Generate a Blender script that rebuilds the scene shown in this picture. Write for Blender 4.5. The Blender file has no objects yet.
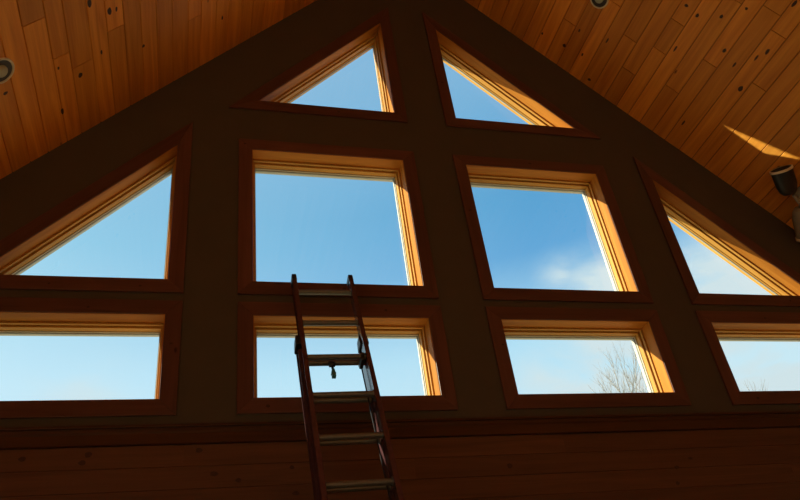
import bpy, bmesh, math, random
from mathutils import Vector, Matrix
random.seed(7)
sc = bpy.context.scene
COL = sc.collection

# ---------------------------------------------------------------- helpers
def link(o, parent=None):
    COL.objects.link(o)
    if parent is not None:
        o.parent = parent
    return o

def tag(o, label=None, cat=None, group=None, kind=None):
    if label: o['label'] = label
    if cat: o['category'] = cat
    if group: o['group'] = group
    if kind: o['kind'] = kind
    return o

def empty(name, loc=(0, 0, 0), parent=None):
    o = bpy.data.objects.new(name, None)
    o.location = loc
    o.empty_display_size = .1
    return link(o, parent)

class MB:
    """collects solids with UVs (u along the grain, v across, metres) and a per-piece tone"""
    def __init__(self):
        self.bm = bmesh.new()
        self.uv = self.bm.loops.layers.uv.new('UVMap')
        self.tone = self.bm.faces.layers.float.new('tone')
    def solid(self, bottom, top, u_axis, v_axis=None, mat=0, tone=None, smooth=False):
        """two matching loops of points joined into a closed prism"""
        bm = self.bm
        a = [bm.verts.new(p) for p in bottom]; b = [bm.verts.new(p) for p in top]
        n = len(a); fs = []
        fs.append(bm.faces.new(list(reversed(a)))); fs.append(bm.faces.new(b))
        for i in range(n):
            j = (i + 1) % n
            f = bm.faces.new((a[i], a[j], b[j], b[i])); f.smooth = smooth; fs.append(f)
        u = Vector(u_axis).normalized()
        tone = random.random() if tone is None else tone
        ou, ov = random.uniform(0, 40), random.uniform(0, 40)
        for f in fs:
            f.normal_update()
            f[self.tone] = tone; f.material_index = mat
            v = f.normal.cross(u)
            if v.length < .3:
                v = Vector(v_axis) if v_axis else f.normal.orthogonal()
            v.normalize()
            for l in f.loops:
                l[self.uv].uv = (l.vert.co.dot(u) + ou, l.vert.co.dot(v) + ov)
        return fs
    def box(self, x0, x1, y0, y1, z0, z1, axis='x', **k):
        ua = {'x': (1, 0, 0), 'y': (0, 1, 0), 'z': (0, 0, 1)}[axis]
        lo = [(x0, y0, z0), (x1, y0, z0), (x1, y1, z0), (x0, y1, z0)]
        hi = [(x, y, z1) for x, y, z in lo]
        return self.solid(lo, hi, ua, **k)
    def tube(self, p, q, r0, r1=None, n=12, mat=0, tone=.5):
        p, q = Vector(p), Vector(q); r1 = r0 if r1 is None else r1
        d = (q - p).normalized(); a = d.orthogonal().normalized(); b = d.cross(a)
        ring = lambda c, r: [c + a * r * math.cos(2 * math.pi * i / n) + b * r * math.sin(2 * math.pi * i / n) for i in range(n)]
        return self.solid(ring(p, r0), ring(q, r1), d, mat=mat, tone=tone, smooth=True)
    def lathe(self, c, axis, prof, n=32, mat=0):
        """prof: list of (radius, height) along axis, open surface of revolution"""
        c = Vector(c); d = Vector(axis).normalized(); a = d.orthogonal().normalized(); b = d.cross(a)
        rows = []
        for r, h in prof:
            if r < 1e-6:
                rows.append([self.bm.verts.new(c + d * h)])
            else:
                rows.append([self.bm.verts.new(c + d * h + (a * math.cos(2 * math.pi * i / n) + b * math.sin(2 * math.pi * i / n)) * r) for i in range(n)])
        for R0, R1 in zip(rows, rows[1:]):
            for i in range(n):
                j = (i + 1) % n
                if len(R0) == 1 and len(R1) == 1: continue
                if len(R0) == 1: f = self.bm.faces.new((R0[0], R1[i], R1[j]))
                elif len(R1) == 1: f = self.bm.faces.new((R0[i], R0[j], R1[0]))
                else: f = self.bm.faces.new((R0[i], R0[j], R1[j], R1[i]))
                f.smooth = True; f.material_index = mat
    def disc(self, c, n, u, ru, rv, lift=.0006, mat=1, k=14):
        """a knot: a small wavy oval inlaid in the board surface"""
        c = Vector(c) + Vector(n).normalized() * lift
        n = Vector(n).normalized(); u = Vector(u).normalized(); v = n.cross(u)
        ph = random.uniform(0, 6)
        vs = [self.bm.verts.new(c + u * ru * math.cos(t) * (1 + .12 * math.sin(3 * t + ph)) + v * rv * math.sin(t) * (1 + .1 * math.sin(2 * t + ph)))
              for t in [2 * math.pi * i / k for i in range(k)]]
        f = self.bm.faces.new(vs); f.material_index = mat; f[self.tone] = random.random()
        for l in f.loops: l[self.uv].uv = (l.vert.co.x + l.vert.co.y, l.vert.co.z)
    def build(self, name, mats, parent=None, bevel=0, recalc=True, seg=2):
        if recalc: bmesh.ops.recalc_face_normals(self.bm, faces=[f for f in self.bm.faces if len(f.verts) != 14])
        me = bpy.data.meshes.new(name); self.bm.to_mesh(me); self.bm.free()
        for m in (mats if isinstance(mats, (list, tuple)) else [mats]): me.materials.append(m)
        o = bpy.data.objects.new(name, me); link(o, parent)
        if bevel:
            md = o.modifiers.new('bevel', 'BEVEL'); md.width = bevel; md.segments = seg; md.limit_method = 'ANGLE'; md.angle_limit = math.radians(40)
        return o

# ---------------------------------------------------------------- materials
def mat(name):
    m = bpy.data.materials.new(name); m.use_nodes = True
    nt = m.node_tree; b = nt.nodes['Principled BSDF']
    return m, nt, b
def N(nt, t, **k):
    n = nt.nodes.new(t)
    for a, v in k.items(): setattr(n, a, v)
    return n
def ramp(nt, stops, interp='LINEAR'):
    r = N(nt, 'ShaderNodeValToRGB'); cr = r.color_ramp; cr.interpolation = interp
    while len(cr.elements) < len(stops): cr.elements.new(.5)
    for e, (p, c) in zip(cr.elements, stops):
        e.position = p; e.color = (*c, 1) if len(c) == 3 else c
    return r

def pine(name, light, dark, rough=.38, tone_amt=.35, spec=.35, knots=True):
    m, nt, b = mat(name); L = nt.links.new
    uv = N(nt, 'ShaderNodeUVMap', uv_map='UVMap')
    mp = N(nt, 'ShaderNodeMapping'); mp.inputs['Scale'].default_value = (1.1, 16, 1); L(uv.outputs[0], mp.inputs[0])
    n1 = N(nt, 'ShaderNodeTexNoise'); n1.inputs['Scale'].default_value = 1.0; n1.inputs['Detail'].default_value = 5; n1.inputs['Distortion'].default_value = .8
    L(mp.outputs[0], n1.inputs['Vector'])
    mp2 = N(nt, 'ShaderNodeMapping'); mp2.inputs['Scale'].default_value = (2.5, 90, 1); L(uv.outputs[0], mp2.inputs[0])
    n2 = N(nt, 'ShaderNodeTexNoise'); n2.inputs['Scale'].default_value = 1.0; n2.inputs['Detail'].default_value = 3; L(mp2.outputs[0], n2.inputs['Vector'])
    mix = N(nt, 'ShaderNodeMath', operation='MULTIPLY_ADD'); L(n2.outputs[0], mix.inputs[0]); mix.inputs[1].default_value = .35; L(n1.outputs[0], mix.inputs[2])
    rp = ramp(nt, [(.42, dark), (.62, tuple((a + c) / 2 for a, c in zip(light, dark))), (.85, light)]); L(mix.outputs[0], rp.inputs[0])
    at = N(nt, 'ShaderNodeAttribute', attribute_name='tone')
    mr = N(nt, 'ShaderNodeMapRange'); L(at.outputs['Fac'], mr.inputs[0]); mr.inputs[3].default_value = 1 - tone_amt; mr.inputs[4].default_value = 1 + tone_amt * .7
    mul = N(nt, 'ShaderNodeVectorMath', operation='SCALE'); L(rp.outputs[0], mul.inputs[0]); L(mr.outputs[0], mul.inputs['Scale'])
    out = mul.outputs[0]
    if knots:   # small scattered pin knots
        mp3 = N(nt, 'ShaderNodeMapping'); mp3.inputs['Scale'].default_value = (2.6, 5.2, 1); L(uv.outputs[0], mp3.inputs[0])
        vo = N(nt, 'ShaderNodeTexVoronoi'); vo.inputs['Scale'].default_value = 1; L(mp3.outputs[0], vo.inputs['Vector'])
        kr = ramp(nt, [(0.0, (0, 0, 0)), (.035, (.1, .1, .1)), (.075, (1, 1, 1))]); L(vo.outputs['Distance'], kr.inputs[0])
        gt = N(nt, 'ShaderNodeSeparateColor'); L(vo.outputs['Color'], gt.inputs[0])
        th = N(nt, 'ShaderNodeMath', operation='LESS_THAN'); L(gt.outputs[0], th.inputs[0]); th.inputs[1].default_value = .72
        mx = N(nt, 'ShaderNodeMath', operation='MAXIMUM'); L(th.outputs[0], mx.inputs[0]); L(kr.outputs[0], mx.inputs[1])
        km = N(nt, 'ShaderNodeMix', data_type='RGBA'); L(mx.outputs[0], km.inputs[0])
        km.inputs[6].default_value = (dark[0] * .3, dark[1] * .22, dark[2] * .2, 1); L(out, km.inputs[7]); out = km.outputs[2]
    L(out, b.inputs['Base Color'])
    b.inputs['Roughness'].default_value = rough; b.inputs['Specular IOR Level'].default_value = spec
    bp = N(nt, 'ShaderNodeBump'); bp.inputs['Strength'].default_value = .12; bp.inputs['Distance'].default_value = .002
    L(n2.outputs[0], bp.inputs['Height']); L(bp.outputs[0], b.inputs['Normal'])
    return m

def plain(name, col, rough=.5, metal=0., noise=.12, scale=12., spec=.5, bump=.0):
    m, nt, b = mat(name); L = nt.links.new
    tc = N(nt, 'ShaderNodeTexCoord'); n = N(nt, 'ShaderNodeTexNoise'); n.inputs['Scale'].default_value = scale; n.inputs['Detail'].default_value = 6
    L(tc.outputs['Object'], n.inputs['Vector'])
    r = ramp(nt, [(.25, tuple(c * (1 - noise) for c in col)), (.75, tuple(min(1, c * (1 + noise)) for c in col))]); L(n.outputs[0], r.inputs[0])
    L(r.outputs[0], b.inputs['Base Color'])
    b.inputs['Roughness'].default_value = rough; b.inputs['Metallic'].default_value = metal; b.inputs['Specular IOR Level'].default_value = spec
    if bump:
        bp = N(nt, 'ShaderNodeBump'); bp.inputs['Strength'].default_value = bump; bp.inputs['Distance'].default_value = .003
        L(n.outputs[0], bp.inputs['Height']); L(bp.outputs[0], b.inputs['Normal'])
    return m

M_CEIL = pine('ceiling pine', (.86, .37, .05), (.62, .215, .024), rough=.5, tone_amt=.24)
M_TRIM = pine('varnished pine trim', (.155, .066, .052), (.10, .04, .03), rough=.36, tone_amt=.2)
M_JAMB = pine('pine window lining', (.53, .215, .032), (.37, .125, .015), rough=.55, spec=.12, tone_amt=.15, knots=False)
M_SASH = pine('pine window sash', (.62, .33, .075), (.46, .22, .04), rough=.5, spec=.2, tone_amt=.12, knots=False)
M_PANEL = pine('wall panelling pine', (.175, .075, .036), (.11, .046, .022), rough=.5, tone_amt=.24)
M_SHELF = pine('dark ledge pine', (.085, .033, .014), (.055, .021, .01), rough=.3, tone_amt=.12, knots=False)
M_KNOT = plain('pine knot', (.05, .015, .006), rough=.5, noise=.4, scale=60)
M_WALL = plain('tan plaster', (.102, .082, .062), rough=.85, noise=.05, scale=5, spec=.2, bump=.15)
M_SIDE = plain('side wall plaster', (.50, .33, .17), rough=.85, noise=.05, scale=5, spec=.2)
M_FLOOR = pine('oak floor boards', (.68, .42, .20), (.46, .26, .11), rough=.45, tone_amt=.3)
M_VINYL = plain('outer frame grey paint', (.48, .44, .36), rough=.4, noise=.04)
M_SPACER = plain('grey glazing spacer', (.28, .28, .27), rough=.5, noise=.05)
M_FIBRE = plain('red fibreglass', (.095, .04, .045), rough=.2, noise=.18, scale=30)
M_ALU = plain('worn aluminium', (.20, .20, .19), rough=.5, metal=.7, noise=.12, scale=40)
M_BLACK = plain('black plastic', (.018, .018, .02), rough=.45, noise=.2)
M_TEAL = plain('teal pulley plastic', (.05, .22, .24), rough=.4, noise=.15)
M_ROPE = plain('rope', (.30, .27, .22), rough=.9, noise=.3, scale=200)
M_WHITE = plain('cream enamel', (.82, .76, .62), rough=.3, noise=.04)
M_BAFFLE = plain('dark baffle', (.03, .02, .017), rough=.4, noise=.2)
M_BULB = plain('frosted lamp face', (.50, .52, .40), rough=.35, noise=.06)
M_GREY = plain('grey cast housing', (.30, .28, .24), rough=.5, noise=.15)
M_BARK = plain('grey bark', (.30, .28, .26), rough=.9, noise=.3, scale=8)

def glass_mat():
    m = bpy.data.materials.new('window glass'); m.use_nodes = True; nt = m.node_tree; nt.nodes.clear(); L = nt.links.new
    o = N(nt, 'ShaderNodeOutputMaterial'); mx = N(nt, 'ShaderNodeMixShader'); t = N(nt, 'ShaderNodeBsdfTransparent'); g = N(nt, 'ShaderNodeBsdfGlossy')
    t.inputs[0].default_value = (.95, .97, .97, 1); g.inputs['Roughness'].default_value = .0
    f = N(nt, 'ShaderNodeFresnel'); f.inputs['IOR'].default_value = 1.5
    tc = N(nt, 'ShaderNodeTexCoord'); nz = N(nt, 'ShaderNodeTexNoise'); nz.inputs['Scale'].default_value = 3; L(tc.outputs['Object'], nz.inputs['Vector'])
    ad = N(nt, 'ShaderNodeMath', operation='MULTIPLY_ADD'); L(nz.outputs[0], ad.inputs[0]); ad.inputs[1].default_value = .02; L(f.outputs[0], ad.inputs[2])
    L(ad.outputs[0], mx.inputs[0]); L(t.outputs[0], mx.inputs[1]); L(g.outputs[0], mx.inputs[2]); L(mx.outputs[0], o.inputs[0])
    return m
M_GLASS = glass_mat()

# ---------------------------------------------------------------- geometry of the gable
S = 1.0529                       # pitch of the raked windows
RX, RC, RS = .05, 4.38, 1.058    # ridge x, ridge z, roof slope
XI, XO, XK = .2876, 1.5376, 2.1211
CT, CM = 3.3943, 3.4838
ZB0, ZB1, ZM0, ZM1, ZT0 = -.8888, -.2855, 0., 1.2642, 1.8398
FLOOR = -4.41; WT = .26; HALF = 4.6; BACK = -11.0
roof = lambda x: RC - RS * abs(x - RX)

def rect(x0, x1, z0, z1): return [(x0, z0), (x1, z0), (x1, z1), (x0, z1)]       # counter-clockwise seen from inside
def tri(sg, xin, c, z0):
    tip = (c - z0) / S
    if sg > 0: return [(xin, z0), (tip, z0), (xin, c - S * xin)]
    return [(-tip, z0), (-xin, z0), (-xin, c - S * xin)]

def offset(poly, d):             # d > 0 grows the polygon
    n = len(poly); L = []
    for i in range(n):
        (x0, z0), (x1, z1) = poly[i], poly[(i + 1) % n]
        l = math.hypot(x1 - x0, z1 - z0); nx, nz = (z1 - z0) / l, -(x1 - x0) / l
        L.append((nx, nz, nx * x0 + nz * z0 + d))
    out = []
    for i in range(n):
        a1, b1, c1 = L[i - 1]; a2, b2, c2 = L[i]
        D = a1 * b2 - a2 * b1
        out.append(((c1 * b2 - c2 * b1) / D, (a1 * c2 - a2 * c1) / D))
    return out

def ring(mb, poly, o_out, o_in, y0, y1, cut=None, matidx=0):
    """mitred frame members round a polygon, between two offsets and two depths"""
    A, B = offset(poly, o_out), offset(poly, o_in); n = len(poly)
    for i in range(n):
        j = (i + 1) % n
        q = [A[i], A[j], B[j], B[i]]
        mb.solid([(x, y0, z) for x, z in q], [(x, y1, z) for x, z in q],
                 (A[j][0] - A[i][0], 0, A[j][1] - A[i][1]), mat=matidx)

def clip_tips(poly, lim):        # blunt the very acute casing tips
    return poly

WINS = [
 (1, tri(-1, XI + .004, CT, ZT0), 'triangular gable window high on the left of the ridge'),
 (2, tri(1, XI + .004, CT, ZT0), 'triangular gable window high on the right of the ridge'),
 (3, tri(-1, XK, CM, ZM0), 'raked triangular window at the far left above a low window'),
 (4, rect(-XO, -XI, ZM0, ZM1), 'tall rectangular window behind the top of the ladder'),
 (5, rect(XI, XO, ZM0, ZM1), 'tall rectangular window right of centre with a cloud in it'),
 (6, tri(1, XK, CM, ZM0), 'raked triangular window at the far right near the spotlight'),
 (7, rect(-XK - 1.25, -XK, ZB0, ZB1), 'low wide window at the far left of the bottom row'),
 (8, rect(-XO, -XI, ZB0, ZB1), 'low wide window crossed by the ladder'),
 (9, rect(XI, XO, ZB0, ZB1), 'low wide window with bare branches outside'),
 (10, rect(XK, XK + 1.25, ZB0, ZB1), 'low wide window at the far right of the bottom row'),
]
CASING_KNOTS = {3: [(-2.859, -.065), (-2.292, -.066)], 7: [(-2.066, -.506), (-2.6, -.24)], 4: [(-1.60, 1.318), (-.89, -.05)], 5: [(.225, .755), (.9, 1.33)],
                8: [(-1.453, -.951), (-.6, -.225)], 10: [(2.657, -.236), (2.25, -.951)], 9: [(.25, -.5)], 6: [(3.0, -.06)], 1: [(-.8, 1.78)], 2: [(.23, 2.3)]}
# wall with true openings
def build_gable_wall():
    cu = bpy.data.curves.new('c', 'CURVE'); cu.dimensions = '2D'; cu.fill_mode = 'BOTH'; cu.extrude = WT / 2
    def sp(pts):
        s = cu.splines.new('POLY'); s.points.add(len(pts) - 1)
        for p, (x, z) in zip(s.points, pts): p.co = (x, z, 0, 1)
        s.use_cyclic_u = True
    e = .02
    sp([(-HALF - .2, FLOOR - .1), (HALF + .2, FLOOR - .1), (HALF + .2, roof(HALF + .2) + e), (RX, RC + e), (-HALF - .2, roof(-HALF - .2) + e)])
    for _, p, _l in WINS: sp(offset(p, .018))
    co = bpy.data.objects.new('c', cu); COL.objects.link(co)
    bpy.context.view_layer.update()
    me = bpy.data.meshes.new_from_object(co.evaluated_get(bpy.context.evaluated_depsgraph_get()))
    bpy.data.objects.remove(co)
    me.transform(Matrix.Translation((0, WT / 2, 0)) @ Matrix.Rotation(math.pi / 2, 4, 'X'))
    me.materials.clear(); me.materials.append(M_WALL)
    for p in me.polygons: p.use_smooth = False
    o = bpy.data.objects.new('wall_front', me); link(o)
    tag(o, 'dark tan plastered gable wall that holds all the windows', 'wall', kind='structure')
build_gable_wall()

CAS = .11
for num, poly, lab in WINS:
    r = empty('window_%d' % num, (0, 0, 0)); tag(r, lab, 'window', kind='structure')
    acute = len(poly) == 3
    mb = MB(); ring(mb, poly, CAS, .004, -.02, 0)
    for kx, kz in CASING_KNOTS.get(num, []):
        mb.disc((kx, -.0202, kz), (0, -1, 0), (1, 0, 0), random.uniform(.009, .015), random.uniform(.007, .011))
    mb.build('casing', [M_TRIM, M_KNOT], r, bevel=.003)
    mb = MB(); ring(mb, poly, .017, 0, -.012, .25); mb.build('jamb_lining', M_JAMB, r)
    mb = MB(); ring(mb, poly, 0, -.014, .098, .12); ring(mb, poly, 0, -.026, .130, .175); mb.build('sash', M_SASH, r, bevel=.002)
    mb = MB(); ring(mb, poly, .0, -.032, .1755, .235); mb.build('outer_frame', M_SASH if num in (1, 2, 6) else M_VINYL, r, bevel=.002)
    mb = MB(); ring(mb, poly, -.0322, -.036, .192, .206); mb.build('glazing_spacer', M_SPACER, r)
    g = offset(poly, -.033); mb = MB()
    mb.bm.faces.new([mb.bm.verts.new((x, .199, z)) for x, z in g]); mb.build('glass', M_GLASS, r, recalc=False)

# ---------------------------------------------------------------- ledge and panelling below the windows
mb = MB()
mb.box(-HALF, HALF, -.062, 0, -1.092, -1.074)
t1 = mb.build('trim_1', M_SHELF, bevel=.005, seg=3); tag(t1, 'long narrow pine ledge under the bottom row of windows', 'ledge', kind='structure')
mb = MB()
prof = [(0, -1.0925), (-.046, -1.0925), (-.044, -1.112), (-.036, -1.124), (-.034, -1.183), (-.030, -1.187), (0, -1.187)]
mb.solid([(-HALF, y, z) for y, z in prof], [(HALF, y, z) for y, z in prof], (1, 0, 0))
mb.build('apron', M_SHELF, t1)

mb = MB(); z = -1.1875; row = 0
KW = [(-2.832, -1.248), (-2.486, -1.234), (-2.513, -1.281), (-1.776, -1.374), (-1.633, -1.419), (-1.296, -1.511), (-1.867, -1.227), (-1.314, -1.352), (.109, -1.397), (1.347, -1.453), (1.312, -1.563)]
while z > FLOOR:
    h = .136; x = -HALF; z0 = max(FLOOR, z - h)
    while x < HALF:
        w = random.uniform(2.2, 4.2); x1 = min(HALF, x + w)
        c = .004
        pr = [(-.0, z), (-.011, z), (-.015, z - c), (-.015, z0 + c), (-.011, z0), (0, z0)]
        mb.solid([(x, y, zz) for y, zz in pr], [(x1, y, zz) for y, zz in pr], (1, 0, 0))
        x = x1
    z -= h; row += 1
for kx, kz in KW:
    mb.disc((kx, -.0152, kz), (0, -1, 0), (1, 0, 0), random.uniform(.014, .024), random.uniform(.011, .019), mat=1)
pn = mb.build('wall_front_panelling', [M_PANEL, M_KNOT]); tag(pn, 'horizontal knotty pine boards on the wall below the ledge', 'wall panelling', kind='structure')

# ---------------------------------------------------------------- ceiling boards
KL = [(-2.904, -.703), (-2.794, -.552), (-2.591, -.966), (-2.55, -.957), (-2.695, -1.098), (-2.923, -.316), (-2.66, -.659), (-2.401, -.524), (-3.181, -.711), (-1.823, -.398)]
KR = [(2.112, -1.241), (2.32, -1.323), (2.199, -1.219), (2.411, -1.49), (2.607, -1.721), (2.198, -.855), (2.623, -1.187), (2.651, -1.281), (2.546, -1.03), (2.661, -.876),
      (2.449, -1.087), (1.794, -.545), (2.508, -.276), (1.69, -.267), (1.365, -.207), (1.547, -.236), (1.818, -.077), (1.593, -.467)]
SEAM_L = [-3.038, -2.923, -2.832, -2.71, -2.613, -2.51, -2.408, -2.306, -2.2, -2.087, -1.991, -1.874]
SEAM_R = [1.663, 1.765, 1.867, 1.969, 2.073, 2.171, 2.27, 2.375, 2.475, 2.59, 2.692, 2.79]
JL = [(-2.98, -1.138), (-2.878, -.788), (-2.78, -.638), (-2.56, -.8), (-2.66, -1.45), (-2.25, -1.2)]
JR = [(2.02, -.403), (2.12, -1.072), (2.12, -.752), (2.43, -.915), (2.74, -.982), (2.53, -1.583), (2.3, -.5), (2.3, -1.5), (2.63, -1.45), (1.7, -.9)]
HOLES = {-1: (-3.179, -.897), 1: (1.614, -.856)}
def ceiling(sg):
    seams = sorted(abs(v - RX) for v in (SEAM_L if sg < 0 else SEAM_R)); step = .1035
    lo = seams[0]
    while lo - step > .02: lo -= step; seams.insert(0, lo)
    seams.insert(0, .001)
    while seams[-1] < HALF + .2: seams.append(seams[-1] + step)
    J = JL if sg < 0 else JR
    nrm = Vector((-sg * RS, 0, -1)).normalized(); u = Vector((0, 1, 0)); v = Vector((sg, 0, -RS)).normalized()
    mb = MB()
    P = lambda d, y, lift: Vector((RX + sg * d, y, RC - RS * d)) + nrm * lift
    for a, b in zip(seams, seams[1:]):
        cuts = [0.0, BACK]
        mine = [jy for jx, jy in J if a < abs(jx - RX) < b]
        cuts += mine
        y = min(mine) if mine else -random.uniform(.4, 2.2)
        if not mine and random.random() < .7: cuts.append(y)
        while True:
            y -= random.uniform(.9, 2.6)
            if y < BACK + .4: break
            cuts.append(y)
        cuts = sorted(set(cuts), reverse=True)
        ln = math.hypot(1, RS); c = .006 / ln
        for y0, y1 in zip(cuts, cuts[1:]):
            g = .003
            q = [P(a + .0011, 0, 0), P(a + .0012, 0, .008), P(a + c, 0, .014), P(b - c, 0, .014), P(b - .0012, 0, .008), P(b - .0011, 0, 0)]
            mb.solid([p + u * (y0 - g) for p in q], [p + u * (y1 + g) for p in q], u)
    for kx, ky in (KL if sg < 0 else KR):
        mb.disc(P(abs(kx - RX), ky, .0145), nrm, u, random.choice((.014, .020, .030)) * random.uniform(.9, 1.1), random.choice((.009, .013, .018)), mat=1)
    # roof deck above the boards
    q = [P(0, 0, 0), P(HALF + .6, 0, 0), P(HALF + .6, 0, -.25), P(0, 0, -.25)]
    mb.solid([p + u * (WT + .02) for p in q], [p + u * BACK for p in q], u, mat=2)
    nm = 'ceiling_left' if sg < 0 else 'ceiling_right'
    o = mb.build(nm, [M_CEIL, M_KNOT, M_BAFFLE])
    tag(o, 'sloping %s half of the knotty pine board ceiling' % ('left' if sg < 0 else 'right'), 'ceiling', kind='structure')
ceiling(-1); ceiling(1)

# ---------------------------------------------------------------- rest of the room
def slab(name, x0, x1, y0, y1, z0, z1, m, label, cat):
    mb = MB(); mb.box(x0, x1, y0, y1, z0, z1, tone=.5); o = mb.build(name, m); tag(o, label, cat, kind='structure'); return o
ze = roof(HALF)
zl = roof(-HALF) - .01
SW = [(-6.0, -3.7), (-8.4, -6.2), (-10.8, -8.6)]; SZ0, SZ1 = -4.25, -1.3     # three unseen side windows, added to let in sun that brightens the ceiling
mb = MB(); ys = [BACK] + [v for w_ in sorted(SW) for v in w_] + [0]
for i in range(0, len(ys), 2): mb.box(-HALF - .2, -HALF, ys[i], ys[i + 1], FLOOR, zl, tone=.5)
for y0, y1 in SW:
    mb.box(-HALF - .2, -HALF, y0, y1, FLOOR, SZ0, tone=.5); mb.box(-HALF - .2, -HALF, y0, y1, SZ1, zl, tone=.5)
o = mb.build('wall_left', M_SIDE); tag(o, 'plastered side wall on the left with three added window openings for sunlight', 'wall', kind='structure')
for i, (y0, y1) in enumerate(SW):  # added windows out of view, sun through them bounces off the floor
    r = empty('window_%d' % (11 + i)); tag(r, ['unseen side window added for sunlight, nearest the gable wall', 'middle one of the three unseen side windows added for sunlight', 'unseen side window added for sunlight, farthest from the gable wall'][i], 'window', kind='structure')
    mb = MB()
    for a, b, c_, d_ in ((y0, y1, SZ1 - .06, SZ1), (y0, y1, SZ0, SZ0 + .06)): mb.box(-HALF - .14, -HALF - .06, a, b, c_, d_, axis='y')
    for a, b in ((y0, y0 + .06), (y1 - .06, y1)): mb.box(-HALF - .14, -HALF - .06, a, b, SZ0 + .06, SZ1 - .06, axis='z')
    mb.build('sash', M_SASH, r, bevel=.003)
    mb = MB(); mb.bm.faces.new([mb.bm.verts.new((-HALF - .1, y, z)) for y, z in ((y0 + .055, SZ0 + .055), (y1 - .055, SZ0 + .055), (y1 - .055, SZ1 - .055), (y0 + .055, SZ1 - .055))]); mb.build('glass', M_GLASS, r, recalc=False)
slab('wall_right', HALF, HALF + .2, BACK, 0, FLOOR, ze - .01, M_SIDE, 'plastered side wall on the right', 'wall')
mb = MB(); pp = [(-HALF - .2, FLOOR), (HALF + .2, FLOOR), (HALF + .2, roof(HALF + .2)), (RX, RC), (-HALF - .2, roof(-HALF - .2))]
mb.solid([(x, BACK, z) for x, z in pp], [(x, BACK - .2, z) for x, z in pp], (1, 0, 0)); o = mb.build('wall_rear', M_SIDE); tag(o, 'plastered rear gable wall behind the camera', 'wall', kind='structure')
mb = MB(); x = -HALF - .2
while x < HALF + .2:
    mb.box(x, x + .118, BACK - .2, 0, FLOOR - .03, FLOOR, axis='y'); x += .12
o = mb.build('floor', M_FLOOR); tag(o, 'oak strip floor', 'floor', kind='structure')

# ---------------------------------------------------------------- recessed ceiling lights
def downlight(sg, label):
    x, y = HOLES[sg]; d = abs(x - RX)
    nrm = Vector((-sg * RS, 0, -1)).normalized()
    c = Vector((x, y, RC - RS * d)) + nrm * .0142
    r = empty('recessed_ceiling_light', c); tag(r, label, 'ceiling light', 'recessed lights in the pine ceiling')
    mb = MB(); mb.lathe((0, 0, 0), nrm, [(.096, .0), (.096, .005), (.092, .010), (.084, .010), (.081, .006), (.080, .0015)]); mb.build('trim_ring', M_WHITE, r, recalc=False)
    mb = MB(); mb.lathe((0, 0, 0), nrm, [(.0798, .0035), (.070, .0025), (.046, .0015), (.0, .0012)]); mb.build('baffle', M_BAFFLE, r, recalc=False)
    mb = MB(); mb.lathe((0, 0, 0), nrm, [(.044, .0016), (.044, .010), (.039, .018), (.022, .024), (0, .026)]); mb.build('lamp', M_BULB, r, recalc=False)
downlight(-1, 'round recessed light in the left slope, at the left edge of the photo')
downlight(1, 'round recessed light in the right slope, cut by the top edge of the photo')

# ---------------------------------------------------------------- twin-head spotlight on the right slope
def head(parent, a, b, r, body, rim, nm):
    a, b = Vector(a), Vector(b); d = (b - a); l = d.length
    mb = MB(); mb.lathe(a, d, [(0, 0), (r * .55, .0), (r * .8, l * .12), (r * .95, l * .35), (r, l * .9), (r, l), (r * .9, l), (r * .86, l * .86), (0, l * .82)], n=28)
    h = mb.build(nm, body, parent, recalc=True)
    mb = MB(); mb.lathe(a, d, [(r * 1.0, l * .93), (r * 1.07, l * .93), (r * 1.07, l * 1.02), (r * .93, l * 1.02)], n=28); mb.build('rim', rim, h)
    return h
nr = Vector((-RS, 0, -1)).normalized()
hubw = Vector((3.27, -.37, .80))
off = (RC + RS * RX - RS * hubw.x - hubw.z) / math.hypot(1, RS) - .0145
sbase = hubw - nr * off
sr = empty('spotlight_fixture', sbase); tag(sr, 'twin-headed dark and grey spotlight hanging from the right slope at the right edge', 'spotlight')
mb = MB(); mb.lathe((0, 0, 0), nr, [(0, .0), (.075, .0), (.075, .018), (.06, .028), (0, .030)]); mb.build('mounting_plate', M_GREY, sr)
mb = MB(); mb.tube(nr * .02, nr * off, .014); mb.tube(nr * off + Vector((-.07, -.02, .03)), nr * off + Vector((.06, .06, -.06)), .016); mb.build('stem', M_GREY, sr)
lo = lambda x, y, z: Vector((x, y, z)) - sbase
head(sr, lo(3.18, -.375, .855), lo(3.075, -.505, 1.025), .092, M_BLACK, M_WHITE, 'lamp_head')
head(sr, lo(3.31, -.31, .765), lo(3.43, -.13, .56), .10, M_GREY, M_WHITE, 'lamp_head')

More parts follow.
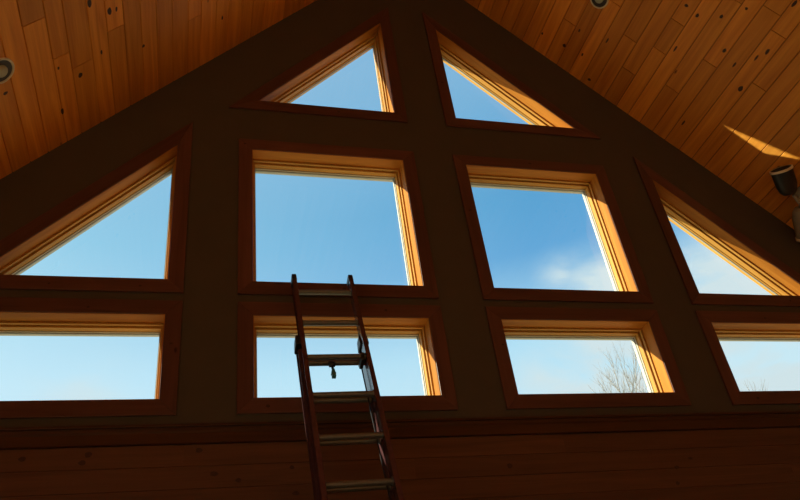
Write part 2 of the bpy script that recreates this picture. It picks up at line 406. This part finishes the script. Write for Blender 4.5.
# ---------------------------------------------------------------- extension ladder
LEAN, ROLL = math.radians(16.9), math.radians(1.1)
D = Vector((math.tan(ROLL), -math.tan(LEAN), -1)).normalized()      # down the ladder
A = Vector((1, 0, math.tan(ROLL))).normalized()                     # across
Nn = D.cross(A).normalized()                                        # ladder plane normal
if Nn.y > 0: Nn = -Nn                                               # towards the climber
A = (Nn.cross(D)).normalized()
if A.x < 0: A = -A
T0 = Vector((-1.285, -.093, -.062)); W = .43
SP = .3105; RO = .14; LEN = (T0.z - FLOOR - .02) / -D.z
lad = empty('extension_ladder', T0 + D * LEN); tag(lad, 'dark red extension ladder leaning on the wall across a low window', 'ladder')
base_loc = T0 + D * LEN
def LP(a, d, n): return T0 + A * a + D * d + Nn * n - base_loc
def channel(mb, a0, a1, d0, d1, n0, n1, open_in, t=.0045):
    """C-channel rail; open_in=+1 opens towards +A"""
    w0 = a0 if open_in > 0 else a1; s = open_in; W_ = abs(a1 - a0)
    pr = [(w0, n0), (w0 + s * W_, n0), (w0 + s * W_, n0 + t), (w0 + s * t, n0 + t), (w0 + s * t, n1 - t), (w0 + s * W_, n1 - t), (w0 + s * W_, n1), (w0, n1)]
    if s < 0: pr.reverse()
    mb.solid([LP(a, d0, n) for a, n in pr], [LP(a, d1, n) for a, n in pr], D, tone=.5)
RW, RD = .030, .076
FLY_END = LEN - .75
BASE_TOP = .585
for s, a0, a1 in ((1, 0, RW), (-1, W - RW, W)):
    mb = MB(); channel(mb, a0, a1, 0, FLY_END, 0, RD, -s); rl = mb.build('fly_rail', M_FIBRE, lad, bevel=.0015)
    mb = MB(); mb.solid([LP(a, -.012, n) for a, n in ((a0 - .002, -.002), (a1 + .001, -.002), (a1 + .001, RD + .002), (a0 - .002, RD + .002))],
                        [LP(a, .05, n) for a, n in ((a0 - .003, -.003), (a1 + .002, -.003), (a1 + .002, RD + .003), (a0 - .003, RD + .003))], D)
    e = mb.build('end_cap', M_BLACK, rl, bevel=.006, seg=3)
for s, a0, a1 in ((1, -.012, .026), (-1, W - .026, W + .014)):
    mb = MB(); channel(mb, a0, a1, BASE_TOP, LEN, -RD - .006, -.006, -s); rl = mb.build('base_rail', M_FIBRE, lad, bevel=.0015)
    mb = MB(); mb.solid([LP(a, BASE_TOP - .035, n) for a, n in ((a0 - .010, -.05), (a1 + .006, -.05), (a1 + .006, .03), (a0 - .010, .03))],
                        [LP(a, BASE_TOP + .06, n) for a, n in ((a0 - .016, -.06), (a1 + .006, -.06), (a1 + .006, .045), (a0 - .016, .045))], D)
    mb.build('guide_bracket', M_BLACK, rl, bevel=.01, seg=3)
    mb = MB(); mb.solid([LP(a, LEN - .02, n) for a, n in ((a0 - .01, -.10), (a1 + .01, -.10), (a1 + .01, .0), (a0 - .01, .0))],
                        [LP(a, LEN + .012, n) for a, n in ((a0 - .01, -.11), (a1 + .01, -.11), (a1 + .01, .01), (a0 - .01, .01))], D)
    mb.build('foot', M_BLACK, rl, bevel=.004)
def rung(name, a0, a1, d, n):
    mb = MB(); r = .0165; pts = []
    for i in range(14):                                             # D-shaped tread: flat on top
        t = 2 * math.pi * i / 14; dd = math.sin(t) * r * 1.05; nn = math.cos(t) * r * 1.25
        pts.append((max(dd, -r * .62), nn))
    mb.solid([LP(a0, d + p, n + q) for p, q in pts], [LP(a1, d + p, n + q) for p, q in pts], A)
    for a in (a0 + .004, a1 - .004):                                # swaged collar next to the rail
        mb.tube(LP(a - .004, d, n), LP(a + .004, d, n), .024, n=16)
    return mb.build(name, M_ALU, lad)
d = RO; k = 0
while d < FLY_END - .03:
    rung('rung', RW - .003, W - RW + .003, d, RD * .5); d += SP
d = RO + SP - .028
while d < LEN - .1:
    rung('rung', .022, W - .022, d + SP, -.006 - RD * .5); d += SP
# rung locks on the fly section
for a in (W - .050,):
    mb = MB(); dd = RO + SP * 2
    mb.solid([LP(a + x, dd - .004, n) for x, n in ((-.010, -.05), (.010, -.05), (.010, .075), (-.010, .075))],
             [LP(a + x, dd + .045, n) for x, n in ((-.012, -.03), (.012, -.03), (.012, .06), (-.012, .06))], D)
    mb.build('rung_lock', M_BLACK, lad, bevel=.004)
# pulley hanging below the third rung, with its rope running down
pd = RO + SP * 2; pa = W * .455
mb = MB(); mb.tube(LP(pa, pd + .012, -.02), LP(pa, pd + .06, -.02), .008, n=10); mb.tube(LP(pa - .018, pd + .006, -.02), LP(pa + .018, pd + .006, -.02), .02, n=12)
hk = mb.build('pulley_hook', M_BLACK, lad)
mb = MB(); mb.lathe(LP(pa, pd + .088, -.032), Nn, [(0, 0), (.014, 0), (.017, .004), (.012, .012), (.017, .020), (.014, .024), (0, .024)], n=20)
mb.solid([LP(pa + x, pd + .055, n) for x, n in ((-.009, -.036), (.009, -.036), (.009, -.006), (-.009, -.006))],
         [LP(pa + x, pd + .115, n) for x, n in ((-.013, -.036), (.013, -.036), (.013, -.006), (-.013, -.006))], D)
mb.build('pulley', M_TEAL, hk, bevel=.002)
mb = MB(); mb.tube(LP(W - .046, pd - .02, -.028), LP(W - .046, LEN - 1.2, -.028), .0045, n=8); mb.build('rope', M_BLACK, lad)

# ---------------------------------------------------------------- outdoors
GZ = -5.0
m, nt, b = mat('winter grass'); L = nt.links.new
tc = N(nt, 'ShaderNodeTexCoord'); nz = N(nt, 'ShaderNodeTexNoise'); nz.inputs['Scale'].default_value = .35; nz.inputs['Detail'].default_value = 8; L(tc.outputs['Object'], nz.inputs['Vector'])
rp = ramp(nt, [(.35, (.42, .33, .18)), (.7, (.58, .47, .28))]); L(nz.outputs[0], rp.inputs[0]); L(rp.outputs[0], b.inputs['Base Color']); b.inputs['Roughness'].default_value = .95
mb = MB(); n_ = 24; vs = [[mb.bm.verts.new((-70 + 140 * i / n_, -30 + 150 * j / n_, GZ + (.35 * math.sin(i * 1.7) * math.sin(j * 1.3) if j > 8 else 0))) for i in range(n_ + 1)] for j in range(n_ + 1)]
for j in range(n_):
    for i in range(n_):
        f = mb.bm.faces.new((vs[j][i], vs[j][i + 1], vs[j + 1][i + 1], vs[j + 1][i])); f.smooth = True
o = mb.build('ground', m, recalc=False); tag(o, 'pale winter grass outside the house', 'ground', kind='structure')

def tree(x, y, h, seed, label, spread=1.):
    rnd = random.Random(seed)
    r = empty('bare_tree', (x, y, GZ)); tag(r, label, 'tree')
    tk, br = MB(), MB()
    def grow(p, d, l, rad, lv):
        n = 3; q = p
        for i in range(n):
            d = (d + Vector((rnd.uniform(-1, 1), rnd.uniform(-1, 1), rnd.uniform(-.2, .5))) * (.06 if lv == 0 else .16)).normalized()
            q2 = q + d * l / n; r1 = rad * (1 - .28 * (i + 1) / n)
            (tk if lv == 0 else br).tube(q, q2, rad * (1 - .28 * i / n), r1, n=7 if lv < 2 else 4)
            if lv < 5 and (lv > 0 or i > 0):
                for c in range(2 if lv < 4 else 3):
                    ax = d.orthogonal().normalized(); ax.rotate(Matrix.Rotation(rnd.uniform(0, 6.28), 3, d))
                    nd = (d + ax * rnd.uniform(.35, .75) * spread + Vector((0, 0, .18))).normalized()
                    if rnd.random() < (.9 if lv < 3 else .62): grow(q2, nd, l * rnd.uniform(.5, .68), r1 * .55, lv + 1)
            q = q2
        if lv < 5: grow(q, d, l * .6, r1 * .75, lv + 1)
    grow(Vector((0, 0, -.2)), Vector((0, 0, 1)), h * .42, h * .009, 0)
    tk.build('trunk', M_BARK, r); br.build('branches', M_BARK, r)
tree(9.7, 12.9, 11.7, 3, 'bare tree seen through the low window right of centre', .75)
tree(14.9, 14.2, 11.5, 5, 'bare tree whose top twigs show in the low window at the far right', .6)

# ---------------------------------------------------------------- sky and sun
w = bpy.data.worlds.new('sky'); sc.world = w; w.use_nodes = True; nt = w.node_tree; L = nt.links.new
bg = nt.nodes['Background']
tc = N(nt, 'ShaderNodeTexCoord'); sp = N(nt, 'ShaderNodeSeparateXYZ'); L(tc.outputs['Generated'], sp.inputs[0])
# elevation gradient
gr = ramp(nt, [(0.0, (.80, .93, .97)), (.36, (.60, .84, .94)), (.44, (.46, .76, .93)), (.54, (.13, .40, .71)), (.61, (.10, .37, .66)), (.75, (.22, .48, .73)), (1., (.12, .33, .68))]); L(sp.outputs[2], gr.inputs[0])
# paler towards the sun on the left, deeper to the right
az = N(nt, 'ShaderNodeMapRange'); L(sp.outputs[0], az.inputs[0]); az.inputs[1].default_value = -.25; az.inputs[2].default_value = .42; az.inputs[3].default_value = 0; az.inputs[4].default_value = 1
pm = N(nt, 'ShaderNodeMix', data_type='RGBA'); pm.blend_type = 'MIX'; L(az.outputs[0], pm.inputs[0])
gr2 = ramp(nt, [(0.0, (.80, .95, 1.0)), (.42, (.58, .84, .97)), (.58, (.34, .67, .86)), (.75, (.30, .55, .76)), (1., (.25, .5, .8))]); L(sp.outputs[2], gr2.inputs[0])
L(gr2.outputs[0], pm.inputs[6]); L(gr.outputs[0], pm.inputs[7])
# clouds
def blob(d, rad, soft):
    dt = N(nt, 'ShaderNodeVectorMath', operation='DISTANCE'); L(tc.outputs['Generated'], dt.inputs[0]); dt.inputs[1].default_value = d
    mr = N(nt, 'ShaderNodeMapRange'); L(dt.outputs['Value'], mr.inputs[0]); mr.inputs[1].default_value = rad + soft; mr.inputs[2].default_value = rad - soft; mr.inputs[3].default_value = 0; mr.inputs[4].default_value = 1
    mr.interpolation_type = 'SMOOTHSTEP'; return mr.outputs[0]
def vmax(a, b):
    x = N(nt, 'ShaderNodeMath', operation='MAXIMUM'); L(a, x.inputs[0]); L(b, x.inputs[1]); return x.outputs[0]
bl = blob((.50, .72, .47), .03, .055)
for d, r_, s_ in [((.54, .75, .37), .08, .06), ((.46, .80, .36), .05, .05), ((.66, .66, .36), .10, .08), ((.62, .64, .43), .05, .05), ((.455, .73, .50), .0, .05), ((-.14, .90, .40), .0, .10), ((.56, .70, .44), .03, .05)]:
    bl = vmax(bl, blob(d, r_, s_))
mpc = N(nt, 'ShaderNodeMapping'); mpc.inputs['Scale'].default_value = (8, 8, 19); L(tc.outputs['Generated'], mpc.inputs[0])
cn = N(nt, 'ShaderNodeTexNoise'); cn.inputs['Scale'].default_value = 1.; cn.inputs['Detail'].default_value = 7; cn.inputs['Roughness'].default_value = .55; cn.inputs['Distortion'].default_value = .5; L(mpc.outputs[0], cn.inputs['Vector'])
cr = N(nt, 'ShaderNodeMapRange'); L(cn.outputs[0], cr.inputs[0]); cr.inputs[1].default_value = .34; cr.inputs[2].default_value = .58
mu = N(nt, 'ShaderNodeMath', operation='MULTIPLY'); L(bl, mu.inputs[0]); L(cr.outputs[0], mu.inputs[1])
mu2 = N(nt, 'ShaderNodeMath', operation='MULTIPLY', use_clamp=True); L(mu.outputs[0], mu2.inputs[0]); mu2.inputs[1].default_value = 1.9
cm = N(nt, 'ShaderNodeMix', data_type='RGBA'); L(mu2.outputs[0], cm.inputs[0]); L(pm.outputs[2], cm.inputs[6]); cm.inputs[7].default_value = (.66, .80, .84, 1)
L(cm.outputs[2], bg.inputs[0]); bg.inputs[1].default_value = 1.06

sd = bpy.data.lights.new('sun', 'SUN'); sd.energy = 10.5; sd.angle = math.radians(.6); sd.color = (1, .95, .68)
so = bpy.data.objects.new('sun', sd); link(so); so.location = (-20, 8, 10)
so.rotation_euler = Vector((3.26, -1, -1.30)).to_track_quat('-Z', 'Y').to_euler()
# light portals in the window plane
pl = bpy.data.lights.new('portal', 'AREA'); pl.shape = 'RECTANGLE'; pl.size = 7; pl.size_y = 4.2; pl.cycles.is_portal = True
po = bpy.data.objects.new('portal', pl); link(po); po.location = (0, .35, 1.1); po.rotation_euler = (-math.pi / 2, 0, 0)

# ---------------------------------------------------------------- camera
cd = bpy.data.cameras.new('camera'); cam = bpy.data.objects.new('camera', cd); link(cam)
cd.sensor_fit = 'HORIZONTAL'; cd.sensor_width = 36; cd.lens = 735.9226 / 800 * 36; cd.clip_start = .05; cd.clip_end = 400
Mb = [[0.966129, 0.255248, -0.037999], [-0.229189, 0.781006, -0.58095], [-0.118609, 0.569981, 0.813052]]
Rm = Matrix(((Mb[0][0], Mb[0][2], -Mb[0][1]), (Mb[1][0], Mb[1][2], -Mb[1][1]), (Mb[2][0], Mb[2][2], -Mb[2][1])))
cam.matrix_world = Matrix.Translation((-1.8741, -4.4468, -2.9129)) @ Rm.to_4x4()
sc.camera = cam
vs_ = sc.view_settings; vs_.view_transform = 'Standard'; vs_.look = 'None'; vs_.gamma = 1; vs_.use_curve_mapping = False; vs_.exposure = 0
sc.cycles.use_denoising = True; sc.cycles.max_bounces = 12; sc.cycles.diffuse_bounces = 8; sc.cycles.transparent_max_bounces = 12
sc.cycles.sample_clamp_indirect = 4
